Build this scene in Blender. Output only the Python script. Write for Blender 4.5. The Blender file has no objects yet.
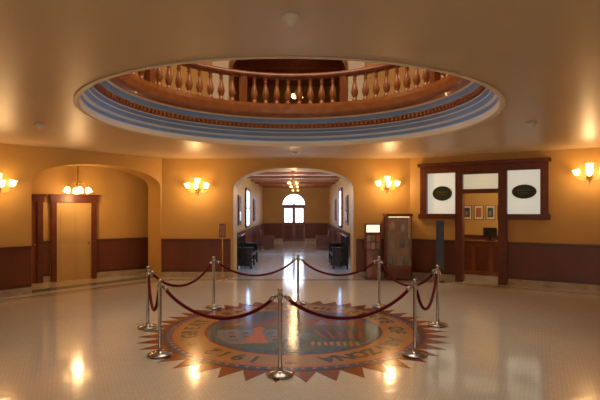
import bpy, math, random
from mathutils import Matrix, Vector
random.seed(4)
scene = bpy.context.scene
COL = scene.collection
scene.view_settings.view_transform = 'Standard'
scene.view_settings.exposure = -0.08

# ------------------------------------------------------------ materials
def newmat(name):
    m = bpy.data.materials.new(name); m.use_nodes = True
    nt = m.node_tree
    return m, nt, nt.nodes["Principled BSDF"]
def rgba(c): return (c[0], c[1], c[2], 1.0)
def mat_noise(name, c1, c2, scale=3.0, rough=0.5, metal=0.0, bump=0.0, bscale=40.0, coat=0.0, stretch=(1,1,1)):
    m, nt, b = newmat(name)
    tc = nt.nodes.new("ShaderNodeTexCoord")
    mp = nt.nodes.new("ShaderNodeMapping"); mp.inputs["Scale"].default_value = stretch
    nz = nt.nodes.new("ShaderNodeTexNoise"); nz.inputs["Scale"].default_value = scale
    nz.inputs["Detail"].default_value = 4
    cr = nt.nodes.new("ShaderNodeValToRGB")
    cr.color_ramp.elements[0].color = rgba(c1); cr.color_ramp.elements[1].color = rgba(c2)
    cr.color_ramp.elements[0].position = 0.3; cr.color_ramp.elements[1].position = 0.7
    nt.links.new(tc.outputs["Object"], mp.inputs[0]); nt.links.new(mp.outputs[0], nz.inputs["Vector"])
    nt.links.new(nz.outputs["Fac"], cr.inputs[0]); nt.links.new(cr.outputs[0], b.inputs["Base Color"])
    b.inputs["Roughness"].default_value = rough; b.inputs["Metallic"].default_value = metal
    if coat: b.inputs["Coat Weight"].default_value = coat
    if bump:
        n2 = nt.nodes.new("ShaderNodeTexNoise"); n2.inputs["Scale"].default_value = bscale
        bp = nt.nodes.new("ShaderNodeBump"); bp.inputs["Strength"].default_value = bump
        bp.inputs["Distance"].default_value = 0.01
        nt.links.new(tc.outputs["Object"], n2.inputs["Vector"]); nt.links.new(n2.outputs["Fac"], bp.inputs["Height"])
        nt.links.new(bp.outputs[0], b.inputs["Normal"])
    return m
def mat_emit(name, c, s):
    m, nt, b = newmat(name)
    b.inputs["Base Color"].default_value = rgba(c)
    b.inputs["Emission Color"].default_value = rgba(c)
    b.inputs["Emission Strength"].default_value = s
    return m
def mat_tile():
    m, nt, b = newmat("hex_mosaic_tile")
    tc = nt.nodes.new("ShaderNodeTexCoord")
    br = nt.nodes.new("ShaderNodeTexBrick"); br.offset = 0.5
    br.inputs["Scale"].default_value = 1.0
    br.inputs["Brick Width"].default_value = 0.05; br.inputs["Row Height"].default_value = 0.05
    br.inputs["Mortar Size"].default_value = 0.002
    br.inputs["Color1"].default_value = (0.80, 0.75, 0.64, 1); br.inputs["Color2"].default_value = (0.75, 0.70, 0.59, 1)
    br.inputs["Mortar"].default_value = (0.55, 0.49, 0.40, 1)
    nt.links.new(tc.outputs["Object"], br.inputs["Vector"])
    nz = nt.nodes.new("ShaderNodeTexNoise"); nz.inputs["Scale"].default_value = 0.9; nz.inputs["Detail"].default_value = 5
    nt.links.new(tc.outputs["Object"], nz.inputs["Vector"])
    mx = nt.nodes.new("ShaderNodeMix"); mx.data_type = 'RGBA'; mx.blend_type = 'MULTIPLY'
    mx.inputs[0].default_value = 0.3
    nt.links.new(br.outputs["Color"], mx.inputs[6])
    hs = nt.nodes.new("ShaderNodeValToRGB")
    hs.color_ramp.elements[0].color = (0.6,0.6,0.6,1); hs.color_ramp.elements[1].color = (1,1,1,1)
    nt.links.new(nz.outputs["Fac"], hs.inputs[0]); nt.links.new(hs.outputs[0], mx.inputs[7])
    nt.links.new(mx.outputs[2], b.inputs["Base Color"])
    mr = nt.nodes.new("ShaderNodeMapRange"); mr.inputs["To Min"].default_value = 0.08; mr.inputs["To Max"].default_value = 0.17
    nt.links.new(nz.outputs["Fac"], mr.inputs["Value"]); nt.links.new(mr.outputs[0], b.inputs["Roughness"])
    n2 = nt.nodes.new("ShaderNodeTexNoise"); n2.inputs["Scale"].default_value = 9
    nt.links.new(tc.outputs["Object"], n2.inputs["Vector"])
    bp = nt.nodes.new("ShaderNodeBump"); bp.inputs["Strength"].default_value = 0.2; bp.inputs["Distance"].default_value = 0.01
    nt.links.new(n2.outputs["Fac"], bp.inputs["Height"]); nt.links.new(bp.outputs[0], b.inputs["Normal"])
    b.inputs["Coat Weight"].default_value = 0.4; b.inputs["Coat Roughness"].default_value = 0.07
    return m
def mat_glass(name, tint=(1,1,1), alpha=0.12):
    m, nt, b = newmat(name)
    b.inputs["Base Color"].default_value = rgba(tint); b.inputs["Roughness"].default_value = 0.05
    b.inputs["Alpha"].default_value = alpha
    return m

WALL = mat_noise("ochre_plaster", (0.62,0.36,0.098), (0.70,0.41,0.115), 1.2, 0.42, bump=0.1)
CEIL = mat_noise("ceiling_paint", (0.60,0.44,0.27), (0.64,0.47,0.29), 0.8, 0.36, bump=0.05)
TILE = mat_tile()
WAINS = mat_noise("maroon_wainscot", (0.15,0.040,0.018), (0.20,0.055,0.024), 2, 0.35, stretch=(1,1,0.2))
RAIL = mat_noise("dark_chair_rail", (0.10,0.03,0.014), (0.14,0.045,0.02), 4, 0.3)
MARB = mat_noise("marble_base", (0.62,0.53,0.42), (0.40,0.33,0.25), 5, 0.25)
REDW = mat_noise("redwood_polished", (0.20,0.05,0.016), (0.30,0.085,0.025), 6, 0.28, stretch=(1,1,0.3), coat=0.3)
BALW = mat_noise("baluster_oak", (0.30,0.09,0.022), (0.42,0.14,0.035), 6, 0.3, coat=0.3)
FRAMEW = mat_noise("frame_mahogany", (0.12,0.028,0.014), (0.17,0.045,0.018), 7, 0.35)
DOORT = mat_noise("tan_door_panel", (0.60,0.39,0.14), (0.68,0.44,0.16), 2, 0.35)
CREAM = mat_noise("cream_plaster", (0.82,0.70,0.52), (0.78,0.66,0.48), 3, 0.45)
BLUE = mat_noise("blue_grey_paint", (0.15,0.27,0.55), (0.19,0.32,0.61), 5, 0.45)
PALE = mat_noise("pale_grey_paint", (0.66,0.74,0.86), (0.60,0.68,0.80), 5, 0.45)
RUST = mat_noise("rust_paint", (0.22,0.05,0.03), (0.28,0.07,0.04), 5, 0.45)
BRASS = mat_noise("aged_brass", (0.55,0.36,0.13), (0.42,0.27,0.09), 8, 0.3, metal=1.0)
STEEL = mat_noise("satin_chrome", (0.50,0.48,0.45), (0.42,0.40,0.38), 8, 0.25, metal=1.0)
VELVET = mat_noise("maroon_velvet", (0.10,0.006,0.010), (0.16,0.010,0.016), 30, 0.85, bump=0.3, bscale=200)
VELVET.node_tree.nodes["Principled BSDF"].inputs["Specular IOR Level"].default_value = 0.15
BLACK = mat_noise("black_lacquer", (0.012,0.010,0.010), (0.02,0.016,0.015), 5, 0.25)
LEATH = mat_noise("brown_leather", (0.12,0.04,0.02), (0.17,0.06,0.03), 9, 0.4)
WHITEP = mat_noise("white_plastic", (0.78,0.72,0.60), (0.74,0.68,0.56), 5, 0.4)
SHADE = mat_emit("lit_glass_shade", (1.0,0.66,0.27), 6)
SHADE2 = mat_emit("dim_glass_shade", (1.0,0.72,0.38), 0.9)
DAY = mat_emit("daylight_glazing", (0.66,0.80,1.0), 5)
DAYS = mat_emit("daylight_side_glazing", (0.34,0.54,1.0), 9)
FILLB = mat_emit("entrance_fill_glow", (1.0,0.92,0.80), 2.4)  # glow of the added entrance doors, used as fill light
SKYL = mat_emit("skylight_fill_glow", (1.0,0.90,0.74), 3.6)  # glow of the added skylight, used as ambient fill
FROST = mat_emit("frosted_glass_glow", (0.80,0.82,0.70), 0.55)  # emission stands in for office light coming through the panes
FROSTY = mat_emit("frosted_transom_glow", (0.85,0.78,0.55), 0.5)  # same stand-in backlight glow for the transom
GLASS = mat_glass("case_glass")
GREEN = mat_noise("dark_green_sign", (0.02,0.05,0.035), (0.03,0.06,0.04), 5, 0.4)
DARK = mat_noise("dark_interior", (0.05,0.025,0.012), (0.07,0.035,0.016), 5, 0.5)
T_BR = mat_noise("mosaic_red_brown", (0.22,0.045,0.020), (0.32,0.075,0.03), 40, 0.16)
T_DK = mat_noise("mosaic_dark", (0.030,0.030,0.040), (0.06,0.055,0.065), 40, 0.16)
T_GR = mat_noise("mosaic_grey", (0.13,0.16,0.21), (0.19,0.22,0.28), 40, 0.16)
T_TAN = mat_noise("mosaic_tan", (0.42,0.21,0.08), (0.32,0.16,0.06), 40, 0.16)
T_OR = mat_noise("mosaic_orange", (0.55,0.15,0.04), (0.46,0.12,0.03), 40, 0.16)
T_BL = mat_noise("mosaic_blue", (0.03,0.07,0.15), (0.06,0.11,0.21), 40, 0.16)
T_GN = mat_noise("mosaic_green", (0.035,0.08,0.055), (0.06,0.12,0.08), 40, 0.16)
T_CR = mat_noise("mosaic_cream", (0.50,0.45,0.36), (0.42,0.38,0.30), 40, 0.16)
BANNER = mat_noise("banner_blue", (0.05,0.08,0.15), (0.08,0.11,0.18), 6, 0.5)

# ------------------------------------------------------------ mesh builder
class MB:
    def __init__(s): s.v=[]; s.f=[]; s.m=[]; s.sm=[]; s.mats=[]; s.M=Matrix.Identity(4)
    def mi(s, mat):
        if mat not in s.mats: s.mats.append(mat)
        return s.mats.index(mat)
    def add(s, vs, fs, mat, smooth=False):
        b=len(s.v); i=s.mi(mat)
        s.v += [tuple(s.M @ Vector(v)) for v in vs]
        for f in fs: s.f.append([b+k for k in f]); s.m.append(i); s.sm.append(smooth)
    def box(s, x0,x1,y0,y1,z0,z1, mat):
        vs=[(x,y,z) for x in (x0,x1) for y in (y0,y1) for z in (z0,z1)]
        s.add(vs, [(0,1,3,2),(4,6,7,5),(0,4,5,1),(2,3,7,6),(0,2,6,4),(1,5,7,3)], mat)
    def lathe(s, prof, mat, c=(0,0,0), seg=24, closed=False, smooth=True, axis=None):
        vs=[];fs=[]; n=len(prof)
        R = Matrix.Identity(3)
        if axis is not None: R = Vector(axis).to_track_quat('Z','Y').to_matrix()
        for i in range(seg):
            a=2*math.pi*i/seg
            for r,z in prof:
                p = R @ Vector((r*math.cos(a), r*math.sin(a), z))
                vs.append((c[0]+p.x, c[1]+p.y, c[2]+p.z))
        for i in range(seg):
            j=(i+1)%seg
            for k in range(n-1 if not closed else n):
                k2=(k+1)%n
                fs.append((i*n+k, j*n+k, j*n+k2, i*n+k2))
        s.add(vs,fs,mat,smooth)
    def tube(s, pts, r, mat, seg=10, caps=True):
        pts=[Vector(p) for p in pts]; vs=[];fs=[]; n=len(pts)
        for i,p in enumerate(pts):
            t=(pts[min(i+1,n-1)]-pts[max(i-1,0)]).normalized()
            up=Vector((0,0,1)) if abs(t.z)<0.95 else Vector((1,0,0))
            a=t.cross(up).normalized(); b=a.cross(t).normalized()
            rr = r[i] if isinstance(r,(list,tuple)) else r
            for k in range(seg):
                q=2*math.pi*k/seg; w=p+rr*(math.cos(q)*a+math.sin(q)*b); vs.append(tuple(w))
        for i in range(n-1):
            for k in range(seg):
                k2=(k+1)%seg; fs.append((i*seg+k,i*seg+k2,(i+1)*seg+k2,(i+1)*seg+k))
        if caps: fs.append(tuple(range(seg))); fs.append(tuple((n-1)*seg+k for k in range(seg)))
        s.add(vs,fs,mat,True)
    def prism(s, poly, t0, t1, mat, plane='xz'):
        n=len(poly)
        if plane=='xz': vs=[(a,t0,b) for a,b in poly]+[(a,t1,b) for a,b in poly]
        else: vs=[(a,b,t0) for a,b in poly]+[(a,b,t1) for a,b in poly]
        fs=[tuple(range(n)), tuple(range(2*n-1,n-1,-1))]+[(i,(i+1)%n,n+(i+1)%n,n+i) for i in range(n)]
        s.add(vs,fs,mat)
    def ring(s, r0,r1,z0,z1,c,mat,seg=128):
        s.lathe([(r0,z0),(r1,z0),(r1,z1),(r0,z1)],mat,c,seg,closed=True,smooth=False)
    def finish(s, name, bevel=0.0):
        me=bpy.data.meshes.new(name); me.from_pydata(s.v,[],s.f)
        for m in s.mats: me.materials.append(m)
        me.polygons.foreach_set("material_index", s.m)
        me.polygons.foreach_set("use_smooth", s.sm)
        import bmesh
        bm=bmesh.new(); bm.from_mesh(me); bmesh.ops.recalc_face_normals(bm, faces=bm.faces); bm.to_mesh(me); bm.free()
        me.update()
        o=bpy.data.objects.new(name, me); COL.objects.link(o)
        if bevel:
            md=o.modifiers.new("bevel","BEVEL"); md.width=bevel; md.segments=2; md.limit_method='ANGLE'
        return o
def WM(P,u,n): # wall-local: x along wall, y outward, z up
    return Matrix(((u[0],n[0],0,P[0]),(u[1],n[1],0,P[1]),(0,0,1,0),(0,0,0,1)))
def arch(a,b,spring,crown,n=24,power=2.3):
    c=(a+b)/2; h=(b-a)/2; pts=[]
    for i in range(n+1):
        x=-1+2*i/n; x = math.sin(x*math.pi/2)
        z=spring+(crown-spring)*(max(0,1-abs(x)**power))**(1/power)
        pts.append((c+h*x,z))
    return pts
def light(name, loc, power, color, r=0.08):
    l=bpy.data.lights.new(name,'POINT'); l.energy=power; l.color=color; l.shadow_soft_size=r
    o=bpy.data.objects.new(name,l); o.location=loc; COL.objects.link(o); return o

CZ=3.35; WARM=(1.0,0.62,0.28)
CX,CY=-0.14,7.62
RO=3.15
# plan
P0=(-3.9,13.4); P1=(3.1,13.4)
uL=Vector((-0.64,-0.768)).normalized(); nL=Vector((-0.768,0.64)).normalized()
uR=Vector((0.85,-0.527)).normalized(); nR=Vector((0.527,0.85)).normalized()
ML=WM(P0,uL,nL); MR=WM(P1,uR,nR); MC=WM(P0,(1,0),(0,1))
LL=6.4; LR=7.0
# ------------------------------------------------------------ floor / ceilings
b=MB(); b.box(-12,12,-3.6,30,-0.2,0,TILE); b.finish("floor")

def holed_plate(name, x0,x1,y0,y1,r,z,mat,th=0.0):
    angs=[2*math.pi*i/128 for i in range(128)]+[math.atan2(y-CY,x-CX)%(2*math.pi) for x in (x0,x1) for y in (y0,y1)]
    angs=sorted(set(angs)); vs=[];fs=[];n=len(angs)
    for a in angs:
        c,s_=math.cos(a),math.sin(a)
        t=min([((x1 if c>0 else x0)-CX)/c if abs(c)>1e-9 else 1e9, ((y1 if s_>0 else y0)-CY)/s_ if abs(s_)>1e-9 else 1e9])
        vs += [(CX+r*c,CY+r*s_,z),(CX+t*c,CY+t*s_,z)]
    for i in range(n):
        j=(i+1)%n; fs.append((2*i,2*j,2*j+1,2*i+1))
    m=MB(); m.add(vs,fs,mat); return m.finish(name)
holed_plate("ceiling",-12,12,-3.6,14.0,RO,CZ,CEIL)
holed_plate("floor_upper",-12,12,-3.6,20,RO-0.2,4.12,REDW)

# ------------------------------------------------------------ walls
aL,aR=2.03,5.40
b=MB(); b.M=MC
b.prism([(0,0),(aL,0)]+arch(aL,aR,2.45,3.08)+[(aR,0),(7,0),(7,CZ),(0,CZ)],0,0.7,WALL)
b.finish("wall_back")
b=MB(); b.M=ML
b.prism([(0,0),(0.04,0)]+arch(0.04,3.42,2.55,3.05,power=2.0)+[(3.42,0),(LL,0),(LL,CZ),(0,CZ)],0,0.62,WALL)
b.finish("wall_left")
b=MB(); b.M=MR
b.prism([(0,0),(1.42,0),(1.42,1.72),(0.40,1.72),(0.40,3.08),(3.40,3.08),(3.40,1.72),(2.38,1.72),(2.38,0),(LR,0),(LR,CZ),(0,CZ)],0,0.3,WALL)
b.finish("wall_right")
PL=ML@Vector((LL,0,0)); PR=MR@Vector((LR,0,0))
b=MB(); b.box(PL.x-0.3,PL.x,-3.2,PL.y+0.1,0,CZ,WALL); b.finish("wall_side_left")
b=MB(); b.box(PR.x,PR.x+0.3,-3.2,PR.y+0.1,0,CZ,WALL); b.finish("wall_side_right")
b=MB(); b.box(PL.x-0.3,PR.x+0.3,-3.5,-3.2,0,CZ,WALL); b.finish("wall_front")
for k,xc in enumerate((-3.6,0.0,3.6)):  # unseen glowing doors added behind the camera to fill the room with light
    b=MB()
    b.box(xc-0.95,xc+0.95,-3.199,-3.1,0,2.9,FRAMEW)
    for i in range(2):
        for j in range(3):
            b.box(xc-0.82+i*0.86,xc-0.04+i*0.86,-3.1,-3.08,0.35+j*0.83,1.1+j*0.83,FILLB)
    b.finish("door_%d"%(k+5))

def wains(name, M, segs, base=True):
    b=MB(); b.M=M
    for (x0,x1) in segs:
        b.box(x0,x1,-0.022,0.0,0.16,1.02,WAINS)
        b.box(x0,x1,-0.05,0.0,1.02,1.09,RAIL)
        b.box(x0,x1,-0.03,-0.02,0.16,0.24,RAIL)
    b.finish("trim_"+name)
    b=MB(); b.M=M
    for (x0,x1) in segs: b.box(x0,x1,-0.04,0.0,0.0,0.16,MARB)
    b.finish("baseboard_"+name)
wains("back",MC,[(0.0,aL-0.08),(aR+0.08,7.0)])
wains("left",ML,[(3.43,LL)])
wains("right",MR,[(0.0,1.26),(2.56,LR)])
wains("side_left",WM((PL.x,PL.y),(0,-1),(-1,0)),[(0,PL.y+3.2)])
wains("side_right",WM((PR.x,PR.y),(0,-1),(1,0)),[(0,PR.y+3.2)])
def archtrim(name,M,a,b_,sp,cr,pw):
    m=MB(); m.M=M
    pts=arch(a,b_,sp,cr,power=pw); out=[((a+b_)/2+(x-(a+b_)/2)*1.045, sp+(z-sp)+0.07*(0.3+0.7*(z-sp)/(cr-sp))) for x,z in pts]
    pts=[(a,0.0)]+pts+[(b_,0.0)]; c_=(a+b_)/2; out=[(c_+(a-c_)*1.045,0.0)]+out+[(c_+(b_-c_)*1.045,0.0)]
    vs=[];fs=[]
    for p,q in zip(pts,out): vs+=[(p[0],-0.06,p[1]),(q[0],-0.06,q[1]),(p[0],0.0,p[1]),(q[0],0.0,q[1])]
    for i in range(len(pts)-1):
        k=4*i; fs+=[(k,k+4,k+5,k+1),(k,k+2,k+6,k+4),(k+1,k+5,k+7,k+3)]
    m.add(vs,fs,WALL); m.finish(name)
archtrim("trim_1",MC,aL,aR,2.45,3.08,2.3)

b=MB()
def strip(M,x0,x1,y0,y1,mat):
    b.M=M; b.box(x0,x1,y0,y1,0.0,0.002,mat)
strip(MC,0.3,6.7,-0.42,-0.36,T_DK); strip(MC,0.2,6.8,-0.60,-0.57,T_BR)
strip(ML,0.1,LL,-0.42,-0.34,T_DK); strip(ML,0.0,LL,-0.62,-0.58,T_BR); strip(ML,0.05,3.4,0.1,0.5,T_GR)
strip(MR,0.1,LR,-0.42,-0.36,T_DK); strip(MR,0.0,LR,-0.60,-0.57,T_BR)
b.finish("floor_border")

# ------------------------------------------------------------ alcove on the left
uA=Vector((-0.796,-0.605)).normalized(); nA=Vector((-0.605,0.796)).normalized()
MA=WM((-4.3,14.31),uA,nA); LA=5.6
b=MB(); b.M=MA; b.box(-0.3,LA,0,0.2,0,CZ,WALL); b.finish("wall_alcove_back")
b=MB(); b.M=ML; b.box(4.9,5.1,0.62,3.2,0,CZ,WALL); b.finish("wall_alcove_side")
o=-0.17
wains("alcove",MA,[(0.0,1.58-o),(2.71-o+0.02,2.9-o),(4.0-o,LA)])
def door_unit(name,M,x0,x1,h,panelmat):
    b=MB(); b.M=M; w=0.13
    b.box(x0,x0+w,-0.09,0,0,h,FRAMEW); b.box(x1-w,x1,-0.09,0,0,h,FRAMEW)
    b.box(x0-0.03,x1+0.03,-0.11,0,h,h+0.17,FRAMEW); b.box(x0-0.06,x1+0.06,-0.14,0,h+0.17,h+0.21,FRAMEW)
    b.box(x0+w,x1-w,-0.035,0,0,h,panelmat)
    pw=(x1-x0-2*w)
    b.box(x0+w+pw*0.49,x0+w+pw*0.495,-0.042,-0.035,0.02,h-0.02,panelmat)
    for zz in (0.1,h*0.5):
        for k in (0,1):
            xa=x0+w+pw*(0.07+0.46*k); b.box(xa,xa+pw*0.36,-0.045,-0.035,zz,zz+h*0.4,panelmat)
    b.lathe([(0,0),(0.025,0.0),(0.03,0.02),(0.0,0.04)],BRASS,(x0+w+0.07,-0.035,1.0),12,axis=(0,-1,0))
    return b.finish(name,0.006)
door_unit("door_1",MA,1.58-o,2.71-o,2.1,DOORT)
door_unit("door_2",MA,2.9-o,4.0-o,2.1,REDW)

# ------------------------------------------------------------ right wall office front
b=MB(); b.M=MR
F=FRAMEW
y0,y1=-0.10,0.16
b.box(0.26,3.54,-0.16,0.1,3.08,3.17,F); b.box(0.32,3.48,y0,y1,2.90,3.08,F)
b.box(0.32,0.50,y0,y1,1.70,2.90,F); b.box(3.30,3.48,y0,y1,1.70,2.90,F)
b.box(1.27,1.46,y0,y1,0.0,2.90,F); b.box(2.34,2.55,y0,y1,0.0,2.90,F)
b.box(0.28,1.27,-0.14,y1,1.66,1.80,F); b.box(2.55,3.52,-0.14,y1,1.66,1.80,F)
b.box(1.46,2.34,y0,y1,2.34,2.45,F); b.box(1.46,2.34,y0,y1,2.84,2.90,F)
b.finish("trim_2",0.01)
b=MB(); b.M=MR; b.box(0.50,1.27,0.03,0.05,1.80,2.90,FROST); b.finish("window_1")
b=MB(); b.M=MR; b.box(2.55,3.30,0.03,0.05,1.80,2.90,FROST); b.finish("window_2")
b=MB(); b.M=MR; b.box(1.46,2.34,0.03,0.05,2.45,2.84,FROSTY); b.finish("window_3")
def oval_sign(xc,zc,rx,rz):
    b=MB(); b.M=MR; n=32
    poly=[(xc+rx*math.cos(2*math.pi*i/n),zc+rz*math.sin(2*math.pi*i/n)) for i in range(n)]
    b.prism(poly,0.005,0.027,GREEN)
    p2=[(xc+rx*1.06*math.cos(2*math.pi*i/n),zc+rz*1.06*math.sin(2*math.pi*i/n)) for i in range(n)]
    b.prism(p2,0.012,0.027,BRASS)
    b.box(xc-rx*0.6,xc+rx*0.6,0.002,0.005,zc+0.03,zc+0.045,T_TAN); b.box(xc-rx*0.45,xc+rx*0.45,0.002,0.005,zc-0.04,zc-0.03,T_TAN)
    b.finish("oval_sign")
oval_sign(0.90,2.35,0.25,0.19); oval_sign(2.93,2.36,0.27,0.17)
b=MB(); b.M=MR; b.box(0.0,5.6,3.2,3.3,0,CZ,WALL); b.finish("wall_office_back")
b=MB(); b.M=MR; b.box(0.0,0.1,0.75,3.2,0,CZ,WALL); b.finish("wall_office_left")
b=MB(); b.M=MR; b.box(5.5,5.6,0.3,3.2,0,CZ,WALL); b.finish("wall_office_right")
b=MB(); b.M=MR; b.box(0.1,5.6,0.3,3.3,CZ,CZ+0.1,CREAM); b.finish("ceiling_office")
MO=MR@Matrix.Translation((0,3.2,0)); wains("office",MO,[(0.1,5.5)])
PIC=[T_BL,T_OR,T_GN,T_BL]
for i in range(4):
    b=MB(); b.M=MO; x=0.72+i*0.36
    b.box(x,x+0.29,-0.03,-0.001,1.58,2.06,F); b.box(x+0.02,x+0.27,-0.035,-0.03,1.60,2.04,CREAM)
    b.box(x+0.06,x+0.23,-0.04,-0.035,1.67,1.97,PIC[i]); b.box(x+0.09,x+0.18,-0.045,-0.04,1.72,1.86,T_TAN); b.finish("framed_picture")
b=MB(); b.M=MR
b.box(0.9,2.9,1.5,2.1,0.0,0.95,REDW); b.box(0.85,2.95,1.45,2.15,0.95,1.0,F)
for i in range(4): b.box(0.98+i*0.48,1.36+i*0.48,1.485,1.5,0.12,0.85,F)
b.finish("reception_counter",0.008)
b=MB(); b.M=MR
b.box(1.62,2.00,1.80,1.85,1.10,1.38,BLACK); b.box(1.78,1.84,1.81,1.87,1.01,1.12,BLACK); b.box(1.70,1.92,1.74,1.92,1.0,1.02,BLACK)
b.finish("computer_monitor",0.005)

# ------------------------------------------------------------ oculus cornice
b=MB(); c=(CX,CY,0)
q_=RO-3.25
prof=[(3.25,3.35,CREAM),(3.26,3.338,CREAM),(3.22,3.335,CREAM),(3.185,3.345,CREAM),(3.17,3.41,CREAM),(3.19,3.42,PALE),(3.18,3.45,BLUE),(3.17,3.51,PALE),(3.15,3.53,PALE),
      (3.14,3.55,BLUE),(3.11,3.62,PALE),(3.10,3.64,BLUE),(3.07,3.69,PALE),(3.06,3.71,RUST),(3.05,3.80,PALE),(3.0,3.82,BLUE),(2.98,3.90,CREAM),(2.95,3.93,BALW),(2.93,3.98,BALW),(2.86,4.02,BALW),(2.84,4.14,BALW),(2.84,4.16,BALW),(3.12,4.16,BALW),(3.12,4.12,BALW)]
prof=[(r+q_,z,m) for r,z,m in prof]
for i in range(len(prof)-1):
    a_,q=prof[i],prof[i+1]
    b.lathe([(a_[0],a_[1]),(q[0],q[1])],a_[2],c,128,smooth=True)
b.finish("oculus_cornice")
b=MB()
for i in range(180):
    a=2*math.pi*i/180
    b.M=Matrix.Translation((CX,CY,0))@Matrix.Rotation(a,4,'Z')
    b.box(3.005+q_,3.055+q_,-0.028,0.028,3.73,3.79,BALW)
b.finish("dentil_moulding")
b=MB(); RB=2.93+q_; RZ=-0.06
b.ring(RB-0.07,RB+0.09,4.16,4.22,c,BALW); 
b.lathe([(RB-0.09,4.86+RZ),(RB-0.10,4.90+RZ),(RB-0.06,4.95+RZ),(RB+0.06,4.95+RZ),(RB+0.10,4.90+RZ),(RB+0.09,4.86+RZ),(RB+0.05,4.83+RZ),(RB-0.05,4.83+RZ)],REDW,c,128,closed=True)
bp=[(0.055,0),(0.055,0.06),(0.035,0.08),(0.05,0.11),(0.072,0.17),(0.076,0.22),(0.055,0.31),(0.036,0.40),(0.03,0.45),(0.046,0.47),(0.034,0.50),(0.034,0.53),(0.055,0.55),(0.055,0.57)]
NB=72
for i in range(NB):
    a=2*math.pi*(i+0.5)/NB; x,y=CX+RB*math.cos(a),CY+RB*math.sin(a)
    if i%9==4:
        b.M=Matrix.Translation((x,y,0))@Matrix.Rotation(a,4,'Z')
        b.box(-0.07,0.07,-0.07,0.07,4.22,4.84+RZ,REDW); b.M=Matrix.Identity(4)
    else: b.lathe(bp,BALW,(x,y,4.21),14)
b.finish("balustrade")

# ------------------------------------------------------------ upper storey
UZ=8.2
b=MB(); b.M=MC; b.prism([(-0.5,4.12),(1.9,4.12)]+arch(1.9,5.25,5.9,6.7)+[(5.25,4.12),(7.5,4.12),(7.5,UZ),(-0.5,UZ)],0,0.5,WALL); b.finish("wall_upper_back")
b=MB(); b.M=ML; b.box(0,LL,0,0.3,4.12,UZ,WALL); b.finish("wall_upper_left")
b=MB(); b.M=MR; b.box(0,LR,0,0.3,4.12,UZ,WALL); b.finish("wall_upper_right")
b=MB(); b.box(PL.x-0.3,PL.x,-3.2,PL.y,4.12,UZ,WALL); b.finish("wall_upper_side_left")
b=MB(); b.box(PR.x,PR.x+0.3,-3.2,PR.y,4.12,UZ,WALL); b.finish("wall_upper_side_right")
b=MB(); b.box(PL.x-0.3,PR.x+0.3,-3.5,-3.2,4.12,UZ,WALL); b.finish("wall_upper_front")
holed_plate("ceiling_upper",-12,12,-3.6,14.2,2.6,UZ,CEIL)
b=MB(); b.lathe([(2.6,UZ),(2.6,UZ+0.4),(0.01,UZ+0.6)],SKYL,c,64); b.finish("window_20")  # unseen glowing skylight, added as ambient fill for the rotunda
for k,(x0,x1) in enumerate(((1.45,1.9),(5.25,5.7))):
    b=MB(); b.M=MC; b.box(x0,x1,-0.12,0,4.12,UZ,CREAM); b.box(x0-0.05,x1+0.05,-0.16,0,4.12,4.5,CREAM); b.finish("pilaster")
b=MB(); b.box(-2.4,-2.2,13.9,20,4.12,7.2,REDW); b.finish("wall_upper_hall_left")
b=MB(); b.box(1.6,1.8,13.9,20,4.12,7.2,REDW); b.finish("wall_upper_hall_right")
b=MB(); b.box(-2.4,1.8,20,20.2,4.12,7.2,WALL); b.finish("wall_upper_hall_end")
b=MB(); b.box(-2.4,1.8,13.9,20.2,7.2,7.3,REDW)
for i in range(5): b.box(-2.2,1.6,14.6+i*1.2,14.8+i*1.2,7.0,7.2,BALW)
b.finish("ceiling_upper_hall")

# ------------------------------------------------------------ lamps
def shade(b, p, d=(0,0,1), s=1.0, m=None):
    b.lathe([(0.018*s,0),(0.04*s,0.02*s),(0.062*s,0.06*s),(0.06*s,0.10*s),(0.072*s,0.135*s),(0.055*s,0.12*s),(0.0,0.10*s)],m or SHADE,p,16,axis=d)
    b.lathe([(0,-0.03*s),(0.022*s,-0.03*s),(0.026*s,0.01*s),(0,0.012*s)],BRASS,p,12,axis=d)
def sconce(M, x, z, power=25):
    b=MB(); b.M=M@Matrix.Translation((x,0,z))
    b.lathe([(0,0),(0.075,0),(0.07,0.02),(0.04,0.035),(0.03,0.07),(0,0.08)],BRASS,(0,0,0),20,axis=(0,-1,0))
    for sx,sy,dz in ((-0.24,-0.14,0.0),(0.24,-0.14,0.0),(0,-0.27,-0.02),(0.0,-0.08,0.13)):
        pts=[]
        for i in range(13):
            t=i/12; pts.append((sx*t, -0.05+(sy+0.05)*t, -0.10*math.sin(t*math.pi)+(0.02+dz)*t))
        b.tube(pts,0.009,BRASS,8)
        shade(b,(sx,sy,0.04+dz),(sx*0.9,sy*0.5,0.9),1.15)
    b.tube([(0,-0.05,0),(0,-0.05,-0.12),(0,-0.04,-0.17)],[0.02,0.014,0.004],BRASS,8)
    o=b.finish("wall_sconce")
    p=b.M@Vector((0,-0.42,0.05)); l=light("bulb_glow",p,power,WARM,0.12); l.parent=o
    return o
sconce(MC,1.02,2.46,28); sconce(MC,6.35,2.52,28)
sconce(MR,4.33,2.66,22); sconce(ML,3.42+0.70,2.36,18)
sconce(WM((PL.x,PL.y),(0,-1),(-1,0)),4.0,2.4,6); sconce(WM((PR.x,PR.y),(0,-1),(1,0)),4.5,2.4,6)  # unseen side-wall sconces, added to fill the room with light
sconce(WM((PL.x,PL.y),(0,-1),(-1,0)),8.5,2.4,10); sconce(WM((PR.x,PR.y),(0,-1),(1,0)),9.0,2.4,10)  # more unseen sconces beside the camera, also added as fill
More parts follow.
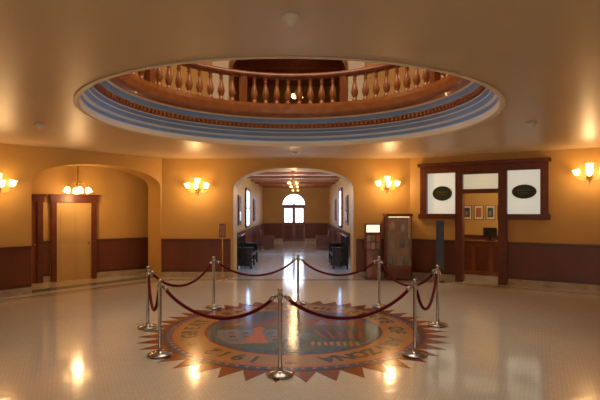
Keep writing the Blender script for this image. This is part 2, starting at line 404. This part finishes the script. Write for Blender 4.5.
def pendant(x,y,ztop,zl,power,n=4,r=0.22,name="chandelier",col=WARM,s=1.2,m=None):
    b=MB(); b.M=Matrix.Translation((x,y,0))
    b.lathe([(0,ztop),(0.07,ztop),(0.05,ztop-0.04),(0.012,ztop-0.06),(0.012,zl+0.12),(0.035,zl+0.08),(0.04,zl+0.02),(0.01,zl-0.04),(0,zl-0.06)],BRASS,seg=16)
    for i in range(n):
        a=2*math.pi*(i+0.4)/n; pts=[]
        for k in range(11):
            t=k/10; rr=r*t; pts.append((rr*math.cos(a),rr*math.sin(a),zl+0.04+0.09*math.sin(t*math.pi)-0.02*t))
        b.tube(pts,0.009,BRASS,8)
        shade(b,(r*math.cos(a),r*math.sin(a),zl+0.0),(math.cos(a)*0.4,math.sin(a)*0.4,-1),s,m)
    o=b.finish(name); l=light("bulb_glow",(x,y,zl-0.28),power,col,0.1); l.parent=o; return o
pendant(-5.75,12.3,CZ,2.50,28)
pendant(-0.1,16.2,7.0,5.85,14,name="pendant_lamp",r=0.14,s=0.9); pendant(-5.0,9.5,UZ,6.6,75,name="pendant_lamp"); pendant(5.0,9.5,UZ,6.6,75,name="pendant_lamp")  # hall lamp, then a pair of unseen pendants added to light the upper storey
op=MR@Vector((2.9,1.2,0)); pendant(op.x,op.y,CZ,2.95,80,name="pendant_lamp",col=(1,0.8,0.5))

# ------------------------------------------------------------ corridor
XL,XR,YE=-2.25,1.75,29.0
b=MB(); b.box(XL-0.15,XL,14.1,YE,0,3.3,WALL); b.finish("wall_corridor_left")
b=MB(); b.box(XR,XR+0.15,14.1,YE,0,3.3,WALL); b.finish("wall_corridor_right")
b=MB(); b.prism([(XL,0),(-1.05,0)]+arch(-1.05,0.29,2.2,2.87,power=2)+[(0.29,0),(XR,0),(XR,3.3),(XL,3.3)],YE,YE+0.3,WALL); b.finish("wall_corridor_end")
b=MB(); b.box(XL-0.15,XR+0.15,13.9,YE+0.3,3.3,3.4,CREAM)
b.finish("ceiling_corridor")
b=MB()
for i in range(7):
    y=15.3+i*2.1; b.box(XL,XR,y,y+0.16,3.2,3.3,BALW)
b.finish("trim_3")
MLc=WM((XL,14.12),(0,1),(-1,0)); MRc=WM((XR,14.12),(0,1),(1,0))
def side_window(name,M,x0,x1,z0,z1):
    b=MB(); b.M=M
    b.box(x0,x1,-0.03,-0.001,z0,z1,DAYS)
    for (a0,a1,c0,c1) in ((x0-0.09,x0,z0-0.09,z1+0.12),(x1,x1+0.09,z0-0.09,z1+0.12),(x0,x1,z1,z1+0.12),(x0,x1,z0-0.09,z0)):
        b.box(a0,a1,-0.07,-0.001,c0,c1,FRAMEW)
    xm=(x0+x1)/2; zm=(z0+z1)/2
    b.box(xm-0.02,xm+0.02,-0.05,-0.03,z0,z1,FRAMEW); b.box(x0,x1,-0.05,-0.03,zm-0.02,zm+0.02,FRAMEW)
    b.finish(name)
k=4
for (x0,x1) in ((0.3,1.7),(5.4,6.6)):
    side_window("window_%d"%k,MLc,x0,x1,1.25,2.7); k+=1
    side_window("window_%d"%k,MRc,x0,x1,1.25,2.7); k+=1
wains("corridor_left",MLc,[(0,YE-14.12)]); wains("corridor_right",MRc,[(0,YE-14.12)])
wains("corridor_end",WM((XL,YE),(1,0),(0,1)),[(0.05,1.19),(2.55,3.95)])
b=MB()
ar=arch(-1.05,0.29,2.2,2.87,power=2); b.prism([(-1.05,2.2)]+ar[1:-1]+[(0.29,2.2)],YE+0.12,YE+0.15,DAY)
b.box(-1.05,0.29,YE+0.06,YE+0.18,2.08,2.22,FRAMEW)
for i in range(5):
    a=math.pi*(i)/4; b.tube([(-0.38,YE+0.1,2.2),(-0.38+0.64*math.cos(a),YE+0.1,2.2+0.62*math.sin(a))],0.028,FRAMEW,6)
for k in range(2):
    xa=-1.05+k*0.67
    b.box(xa,xa+0.67,YE+0.10,YE+0.15,0,2.1,REDW)
    b.box(xa+0.1,xa+0.57,YE+0.08,YE+0.10,1.15,2.0,DAY)
    b.box(xa+0.1,xa+0.57,YE+0.085,YE+0.10,0.15,0.95,FRAMEW)
    b.box(xa+0.31,xa+0.36,YE+0.06,YE+0.08,1.15,2.0,REDW)
b.finish("door_3")
for y,zl in ((16.9,2.92),(20.3,2.96),(25.2,3.0)):
    pendant(-0.25,y,3.3,zl,24,n=4,r=0.17,name="pendant_lamp",s=0.7,m=SHADE2)
def bench(x, y, face):
    b=MB(); b.M=Matrix.Translation((x,y,0))@Matrix.Rotation(0 if face>0 else math.pi,4,'Z')
    L=1.0
    b.box(-0.24,0.26,-L,L,0.40,0.46,BLACK)
    b.tube([(-0.22,-L,1.02),(-0.22,L,1.02)],0.035,BLACK,10)
    b.box(-0.25,-0.20,-L,L,0.50,0.58,BLACK)
    for i in range(17): yy=-L+0.08+i*(2*L-0.16)/16; b.box(-0.24,-0.21,yy-0.03,yy+0.03,0.56,1.0,BLACK)
    for s_ in (-L,0,L):
        b.box(-0.26,-0.19,s_-0.035,s_+0.035,0,1.05,BLACK); b.box(0.19,0.26,s_-0.035,s_+0.035,0,0.42 if s_==0 else 0.66,BLACK)
        b.box(-0.24,0.24,s_-0.025,s_+0.025,0.10,0.15,BLACK)
    for s_ in (-L,L):
        b.box(-0.24,0.30,s_-0.045,s_+0.045,0.65,0.70,BLACK); b.box(-0.22,0.22,s_-0.015,s_+0.015,0.15,0.65,BLACK)
    b.finish("wooden_bench",0.006)
bench(XL+0.45,16.3,1); bench(XR-0.45,16.3,-1)
def armchair(x,y,rot):
    b=MB(); b.M=Matrix.Translation((x,y,0))@Matrix.Rotation(rot,4,'Z')
    b.box(-0.30,0.34,-0.27,0.27,0.16,0.34,LEATH); b.box(-0.22,0.36,-0.25,0.25,0.34,0.47,LEATH)
    b.prism([(-0.40,0.14),(-0.24,0.14),(-0.20,0.5),(-0.28,0.90),(-0.42,0.90)],-0.36,0.36,LEATH)
    for s_ in (-1,1):
        b.box(-0.30,0.36,min(s_*0.27,s_*0.38),max(s_*0.27,s_*0.38),0.14,0.56,LEATH)
        b.tube([(-0.30,s_*0.33,0.57),(0.37,s_*0.33,0.57)],0.07,LEATH,12)
        for q in (-0.34,0.30): b.lathe([(0.0,0),(0.02,0),(0.03,0.14),(0,0.14)],FRAMEW,(q,s_*0.30,0),10)
    b.finish("leather_armchair",0.02)
armchair(XL+0.6,23.5,0.0); armchair(XR-0.6,23.5,math.pi)
for M,xx in ((MLc,3.4),(MRc,3.4),(MLc,9.0),(MRc,9.0)):
    b=MB(); b.M=M; b.box(xx-0.4,xx+0.4,-0.04,-0.001,1.35,2.45,FRAMEW); b.box(xx-0.33,xx+0.33,-0.05,-0.04,1.42,2.38,DARK)
    b.lathe([(0,0),(0.12,0.0),(0.10,0.005),(0,0.006)],T_TAN,(xx,-0.05,2.02),16,axis=(0,-1,0))
    b.box(xx-0.2,xx+0.2,-0.055,-0.05,1.5,1.85,T_BR); b.finish("framed_portrait")

# ------------------------------------------------------------ floor mosaic seal
b=MB(); b.M=Matrix.Translation((CX+0.04,7.6,0))
NT=44; RT,RI=2.38,2.05
poly=[]
for i in range(NT):
    a0=2*math.pi*i/NT; a1=2*math.pi*(i+0.5)/NT
    poly+= [(RI*math.cos(a0),RI*math.sin(a0)),(RT*math.cos(a1),RT*math.sin(a1))]
b.prism(poly,0.0,0.003,T_BR,'xy')
def disc(r,z,mat,n=96): b.prism([(r*math.cos(2*math.pi*i/n),r*math.sin(2*math.pi*i/n)) for i in range(n)],0.0,z,mat,'xy')
disc(2.03,0.004,T_DK); disc(1.97,0.0046,T_BL); disc(1.88,0.0049,T_OR); disc(1.83,0.0052,T_TAN); disc(1.44,0.0056,T_OR); disc(1.40,0.0060,T_DK); disc(1.35,0.0064,T_BL)
for i in range(88):
    a=2*math.pi*i/88; p=[((1.925+0.03*math.cos(q))*math.cos(a)-0.03*math.sin(q)*math.sin(a),(1.925+0.03*math.cos(q))*math.sin(a)+0.03*math.sin(q)*math.cos(a)) for q in (0,math.pi/2,math.pi,1.5*math.pi)]
    b.prism(p,0.001,0.0051,T_OR,'xy')
z=0.0064
def pl(pts,mat,dz): b.prism(pts,0.001,z+dz,mat,'xy')
pl([(-1.32,0.15),(1.32,0.15),(1.20,-0.55),(0.8,-1.06),(0,-1.32),(-0.8,-1.06),(-1.20,-0.55)],T_GN,0.0005)
pl([(-1.3,0.15),(-0.9,0.65),(-0.6,0.35),(-0.25,0.8),(0.1,0.4),(0.45,0.72),(0.8,0.4),(1.05,0.6),(1.3,0.15)],T_BR,0.0008)
pl([(-1.0,0.2),(-0.88,0.5),(-0.75,0.2)],T_GR,0.0010); pl([(-0.4,0.25),(-0.25,0.65),(-0.1,0.25)],T_GR,0.0010); pl([(0.35,0.25),(0.46,0.58),(0.6,0.25)],T_GR,0.0010)
for i in range(9):
    a=math.pi*(0.12+0.76*i/8); pl([(0.2*math.cos(a-0.06)+0.0,0.62+0.2*math.sin(a)),(0.62*math.cos(a),0.62+0.62*math.sin(a)),(0.2*math.cos(a+0.2),0.64+0.2*math.sin(a))],T_OR,0.0006)
pl([(-1.2,-0.1),(-0.2,-0.05),(0.3,-0.4),(-0.2,-0.8),(-0.9,-0.9),(-1.15,-0.5)],T_GR,0.0011)
pl([(0.1,-0.05),(1.25,-0.1),(1.1,-0.6),(0.5,-0.75),(0.45,-0.35)],T_DK,0.0011)
for i in range(5): pl([(0.3+i*0.18,-0.12),(0.36+i*0.18,-0.12),(0.50+i*0.13,-0.6),(0.44+i*0.13,-0.6)],T_BR,0.0014)
for i in range(6):
    for j in range(3):
        x=-1.0+i*0.2+j*0.05; y=-0.25-j*0.2
        if x<0.0: pl([(x,y),(x+0.1,y),(x+0.1,y-0.08),(x,y-0.08)],T_DK if (i+j)%2 else T_BR,0.0013)
for i in range(8):
    x=0.25+i*0.09; pl([(x,-0.8),(x+0.05,-0.75),(x+0.06,-0.95),(x+0.02,-1.0)],T_TAN if i%2 else T_OR,0.0013)
pl([(-0.15,0.25),(0.05,0.25),(0.12,0.0),(-0.05,-0.3),(0.2,-0.7),(0.1,-1.2),(-0.25,-1.2),(-0.05,-0.7),(-0.25,-0.3)],T_BL,0.0014)
pl([(-0.75,-0.85),(-0.6,-0.2),(-0.66,-0.02),(-0.55,0.1),(-0.45,-0.02),(-0.5,-0.2),(-0.35,-0.85)],T_OR,0.0016)
def letters(txt, r, a_start, a_end, size):
    n=len(txt)
    for i,ch in enumerate(txt):
        if ch==' ': continue
        cu=bpy.data.curves.new("tmp",'FONT'); cu.body=ch; cu.size=size; cu.align_x='CENTER'; cu.resolution_u=3
        cu.offset=0.01
        ob=bpy.data.objects.new("tmp",cu); COL.objects.link(ob)
        bpy.context.view_layer.update()
        me=ob.evaluated_get(bpy.context.evaluated_depsgraph_get()).to_mesh()
        a=a_start+(a_end-a_start)*(i+0.5)/n
        MM=Matrix.Rotation(a-math.pi/2,4,'Z')@Matrix.Translation((0,r,0.0060))
        vs=[tuple(MM@v.co) for v in me.vertices]; fs=[tuple(p.vertices) for p in me.polygons]
        b.add(vs,fs,T_DK)
        ob.to_mesh_clear() if hasattr(ob,'to_mesh_clear') else None
        bpy.data.objects.remove(ob)
letters("GREAT SEAL OF THE STATE OF ARIZONA * 1912 * ",1.52,math.radians(200),math.radians(200-360),0.33)
b.finish("floor_seal_mosaic")

# ------------------------------------------------------------ stanchions + ropes
SP=[(-0.23,5.47),(-1.83,6.2),(-2.45,7.65),(-1.67,9.2),(-0.04,9.6),(1.55,9.3),(2.26,7.8),(1.5,6.2)]
for (x,y) in SP:
    b=MB(); b.M=Matrix.Translation((x,y,0.0))
    b.lathe([(0,0.007),(0.155,0.007),(0.16,0.02),(0.15,0.032),(0.06,0.05),(0.035,0.06),(0.028,0.10),(0.023,0.11),(0.023,0.88),(0.034,0.885),(0.034,0.935),(0.024,0.94),(0.022,0.955),(0.032,0.975),(0.028,0.995),(0,1.0)],STEEL,seg=24)
    b.finish("stanchion")
def rope(p,q,sag):
    b=MB(); P=Vector((p[0],p[1],0.905)); Q=Vector((q[0],q[1],0.905)); d=(Q-P).normalized()
    P=P+d*0.068; Q=Q-d*0.068; pts=[];rs=[]
    n=28
    for i in range(n+1):
        t=i/n; w=P.lerp(Q,t); w.z-=sag*(1-(2*t-1)**2)**0.85; pts.append(w); rs.append(0.021)
    b.tube(pts,rs,VELVET,12)
    for a_,c_,s_ in ((P,pts[2],-1),(Q,pts[-3],1)):
        f=a_+(c_-a_).normalized()*0.07; b.tube([a_,f],0.026,STEEL,12)
        b.tube([a_+d*s_*0.032,a_],0.010,STEEL,8)
    b.finish("velvet_rope")
sags=[0.33,0.45,0.34,0.30,0.30,0.36,0.45,0.33]
for i in range(8): rope(SP[i],SP[(i+1)%8],sags[i])

# ------------------------------------------------------------ small things
def detector(x,y,s=1.0):
    b=MB(); b.lathe([(0,CZ-0.085*s),(0.03*s,CZ-0.08*s),(0.045*s,CZ-0.055*s),(0.05*s,CZ-0.04*s),(0.075*s,CZ-0.035*s),(0.08*s,CZ),(0,CZ)],WHITEP,(x,y,0),20); b.finish("smoke_detector")
detector(-0.07,3.55,0.9); detector(-4.38,8.0); detector(3.82,7.83); detector(-0.12,11.9)
# glass display case
b=MB(); b.M=Matrix.Translation((2.68,13.05,0)); w,d_=0.34,0.24
b.box(-w,w,-d_,d_,0.06,0.36,REDW); b.box(-w+0.06,w-0.06,-d_-0.01,-d_,0.11,0.31,FRAMEW)
for sx in (-1,1):
    for sy in (-1,1):
        b.box(sx*w-0.015*(1+sx),sx*w+0.015*(1-sx),sy*d_-0.015*(1+sy),sy*d_+0.015*(1-sy),0,1.72,REDW)
b.box(-w-0.02,w+0.02,-d_-0.02,d_+0.02,1.72,1.80,REDW); b.box(-w-0.01,w+0.01,-d_-0.01,d_+0.01,0.36,0.40,REDW)
b.box(-w+0.03,w-0.03,d_-0.02,d_-0.01,0.4,1.72,BALW)
for zz in (0.85,1.28): b.box(-w+0.03,w-0.03,-d_+0.03,d_-0.03,zz,zz+0.012,GLASS)
b.box(-w+0.03,w-0.03,-d_+0.005,-d_+0.01,0.40,1.72,GLASS)
b.box(-w+0.06,w-0.06,-d_+0.05,-d_+0.09,1.70,1.72,mat_emit("added_case_light",(1.0,0.78,0.45),2))  # glowing strip added to brighten the case interior
for x,zz,m,s_ in ((-0.18,0.40,T_DK,1.4),(0.05,0.40,T_TAN,1.2),(0.21,0.40,T_DK,1.3),(-0.15,0.862,T_TAN,1.3),(0.14,0.862,T_DK,1.5),(-0.14,1.292,BRASS,1.5),(0.14,1.292,T_CR,1.2)):
    b.lathe([(0,0),(0.045*s_,0),(0.06*s_,0.06*s_),(0.05*s_,0.13*s_),(0.025*s_,0.16*s_),(0.035*s_,0.19*s_),(0,0.19*s_)],m,(x,0.02,zz),14)
b.finish("display_case")
b=MB(); b.M=Matrix.Translation((2.0,13.08,0))
b.box(-0.21,0.21,-0.16,0.16,0,0.05,FRAMEW); b.box(-0.16,0.16,-0.12,0.12,0.05,0.80,REDW)
b.box(-0.21,0.21,-0.14,0.14,0.80,1.25,FRAMEW); b.box(-0.22,0.22,-0.06,0.06,1.25,1.52,FRAMEW)
b.box(-0.18,0.18,-0.066,-0.06,1.29,1.49,mat_emit("lit_sign_panel",(1.0,0.85,0.55),1.5))
for i in range(3):
    for j in range(2): b.box(-0.18+i*0.125,-0.08+i*0.125,-0.155,-0.14,0.84+j*0.2,1.01+j*0.2,[T_OR,T_CR,T_TAN][(i+j)%3])
b.finish("brochure_stand")
b=MB(); p=MR@Vector((0.97,-0.45,0)); b.M=Matrix.Translation((p.x,p.y,0))@Matrix.Rotation(-0.3,4,'Z')
b.lathe([(0,0),(0.15,0),(0.14,0.02),(0.03,0.03),(0.015,0.04),(0.015,1.62),(0,1.64)],STEEL,seg=20)
b.box(-0.10,0.10,-0.03,-0.018,0.35,1.62,BANNER); b.finish("banner_stand")
b=MB(); b.M=Matrix.Translation((-2.12,13.0,0))
b.lathe([(0,0),(0.14,0),(0.13,0.02),(0.03,0.03),(0.013,0.04),(0.013,1.2),(0,1.2)],BRASS,seg=20)
b.box(-0.09,0.09,-0.03,-0.012,1.15,1.52,FRAMEW); b.box(-0.075,0.075,-0.033,-0.03,1.18,1.49,T_TAN); b.finish("sign_stand")
b=MB(); b.M=MC; b.box(1.6,1.72,-0.02,0,1.35,1.5,WHITEP); b.box(1.63,1.69,-0.026,-0.02,1.40,1.46,BLACK); b.finish("thermostat")

# ------------------------------------------------------------ world + camera
w=bpy.data.worlds.new("world"); scene.world=w; w.use_nodes=True
w.node_tree.nodes["Background"].inputs[0].default_value=(0.5,0.65,1.0,1); w.node_tree.nodes["Background"].inputs[1].default_value=0.3
cam=bpy.data.cameras.new("camera"); co=bpy.data.objects.new("camera",cam); COL.objects.link(co)
cam.lens=28.5; cam.sensor_width=36; cam.shift_y=10/600
co.location=(0,0,1.9); co.rotation_euler=(math.pi/2,0,0)
cam.clip_start=0.05
scene.camera=co
